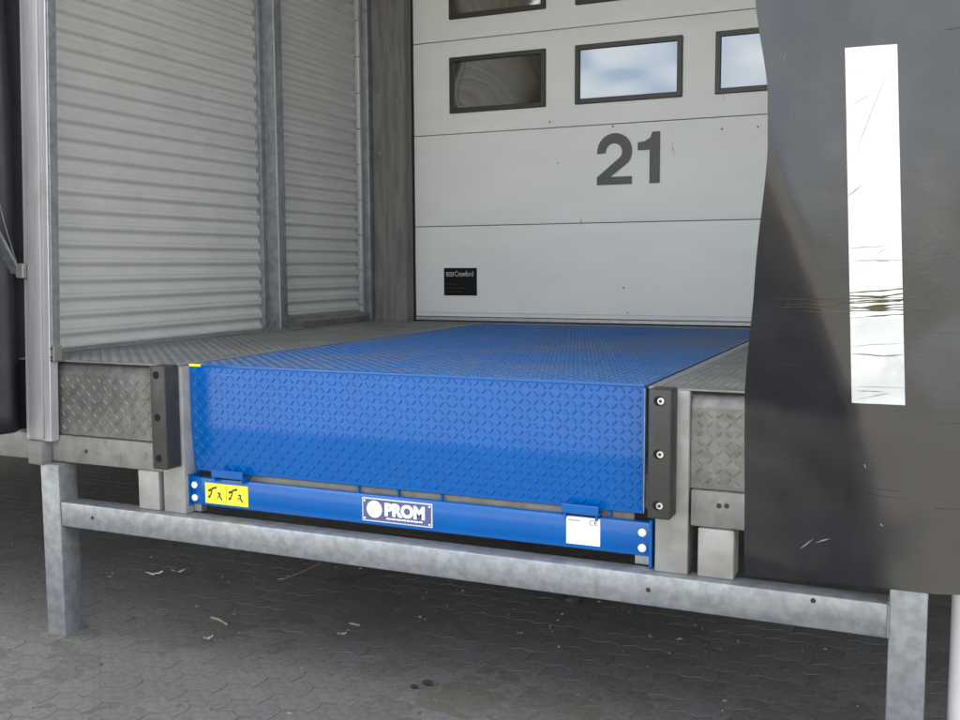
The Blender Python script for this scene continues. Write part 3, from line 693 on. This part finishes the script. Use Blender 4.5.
# frame that carries the curtain
sf = ct
b = MB(); b.box(3.33, 3.40, FY-.05, FY-.012, .86, 4.6, .004); b.build('upright', M['galv'], sf)
b = MB(); b.box(-1.45, 3.45, FY-.05, FY+.03, 4.602, 4.70, .004); b.build('head_beam', M['galv'], sf)
def flap2(u, v):
    z = .87+(4.45-.87)*v; x = -1.40+.66*u
    return (x, FY+.02*noise.noise((x*1.5, z*1.1, 12))+.03*max(0, u-.7)**2*9*(1-v), z)
tag(MB().grid(flap2, 30, 60, (0, .006, 0)).build('rubber_curtain', M['rubber'], None, smooth=50), 'plain black rubber curtain opposite the one with the white stripe', 'curtain')
# pale support post at the far right
b = MB(); b.cyl((3.030, .0, -.008), (3.030, .0, .80), .058, 32); rp = b.build('pipe_post', mat('pale_painted_pipe', (.62, .60, .62), (.55, .53, .55), 4, .4), None, smooth=40); tag(rp, 'pale round pipe post at the bottom right edge', 'post')

# ================================================================== LITTER
def scrap(name, x, y, ln, wd, ang, m, label, cat, curl=.006):
    ca, sa = math.cos(ang), math.sin(ang); sd_ = rnd.random()*50
    def f(u, v):
        a = (u-.5)*ln*.75; c = (v-.5)*wd*.75*(.6+.8*noise.noise((u*3+sd_, 0, 0))+.3)
        z = .004+curl*(abs(u-.5)*2)**2+curl*.7*(1+noise.noise((u*4, v*3, sd_)))
        return (x+a*ca-c*sa, y+a*sa+c*ca, z)
    o = MB().grid(f, 8, 4, (0, 0, .0012)).build(name, m, None, smooth=60); return tag(o, label, cat)
wm = mat('dirty_paper', (.36, .34, .30), (.24, .225, .195), 30, .8); bm_ = mat('blue_white_wrapper', (.42, .50, .60), (.6, .6, .6), 20, .4); wd_ = mat('dry_wood', (.17, .145, .11), (.24, .21, .17), 40, .85)
scrap('wrapper', -.93, .77, .12, .035, .6, bm_, 'crumpled bluish white wrapper on the ground behind the left leg', 'litter', .012)
scrap('paper_scrap', -.84, .86, .09, .02, .5, wm, 'pale strip of paper beside the crumpled wrapper', 'litter', .01)
scrap('paper_scrap', -.04, .127, .06, .022, .9, wm, 'small torn pale paper scrap just in front of a wood splinter, left of centre', 'litter', .012)
scrap('paper_scrap', .485, .418, .055, .022, .5, wm, 'little whitish scrap on the pavers below the nameplate', 'litter', .008)
scrap('paper_scrap', 1.228, .75, .035, .02, .3, wm, 'tiny pale scrap on the dark paving right of centre', 'litter', .006)
scrap('paper_scrap', -1.13, .65, .04, .02, .9, wm, 'tiny pale scrap just right of the left leg', 'litter', .006)
def stick(name, pts, r, m, label):
    b = MB()
    for p, q in zip(pts, pts[1:]): b.cyl(p, q, r, 6)
    return tag(b.build(name, m, None), label, 'twig')
stick('wood_splinter', [(-.21, .36, .008), (-.15, .345, .010), (-.08, .315, .007)], .006, wd_, 'pale wood splinter on the pavers right of the left leg')
stick('twig', [(-.262, .975, .006), (-.232, 1.0, .006), (-.205, 1.12, .012), (-.185, 1.28, .02)], .004, wd_, 'bent pale twig under the steel beam')
stick('twig', [(-.02, 1.05, .006), (.16, 1.18, .012), (.33, 1.35, .01)], .004, M['scuff'], 'dark thin twig right of the pale bent twig')
stick('twig', [(.44, .56, .006), (.50, .55, .008)], .005, wd_, 'short pale twig behind the whitish scrap')
def pebble(x, y, r, m, label, cat='stone'):
    bm = bmesh.new(); bmesh.ops.create_icosphere(bm, subdivisions=2, radius=r)
    s_ = rnd.random()*99
    for v in bm.verts: v.co = Vector((v.co.x*1.3, v.co.y*.9, v.co.z*.6))*(1+.35*noise.noise(v.co*(1.2/r)+Vector((s_, 0, 0))))+Vector((x, y, r*.45))
    me = bpy.data.meshes.new('stone'); bm.to_mesh(me); bm.free(); me.materials.append(m); return tag(link('stone', me), label, cat)
pebble(1.05, .05, .014, M['clod'], 'small black lump on the paving at bottom centre, nearer one of two')
pebble(1.085, .10, .017, M['clod'], 'small black lump on the paving at bottom centre, farther one of two')
pebble(1.30, 1.27, .03, M['scuff'], 'dark clod on the ground under the middle of the beam')
# crumbs, grit and leaf bits that nobody could count
vs = []; fs = []
for k in range(1500):
    x = -3.6+6.8*rnd.random(); y = -1.0+3.9*rnd.random()
    r = .0022+.0075*rnd.random()**3.5; a = rnd.random()*6.28; e = 1+1.5*rnd.random()
    q = len(vs); ca, sa = math.cos(a), math.sin(a)
    for px, py in ((-1, 0), (0, -.6), (1, 0), (0, .6)):
        vs.append((x+r*(px*e*ca-py*sa), y+r*(px*e*sa+py*ca), -.001))
    vs.append((x, y, r*.9)); fs += [(q, q+1, q+4), (q+1, q+2, q+4), (q+2, q+3, q+4), (q+3, q, q+4)]
me = bpy.data.meshes.new('grit'); me.from_pydata(vs, [], fs)
me.materials.append(mat('mixed_grit', (.17, .155, .125), (.04, .036, .03), 9, .9, lo=.45, hi=.55)); me.update()
o = link('grit', me); o['kind'] = 'stuff'; o['label'] = 'fine grit and crumbs scattered over the pavers'; o['category'] = 'grit'
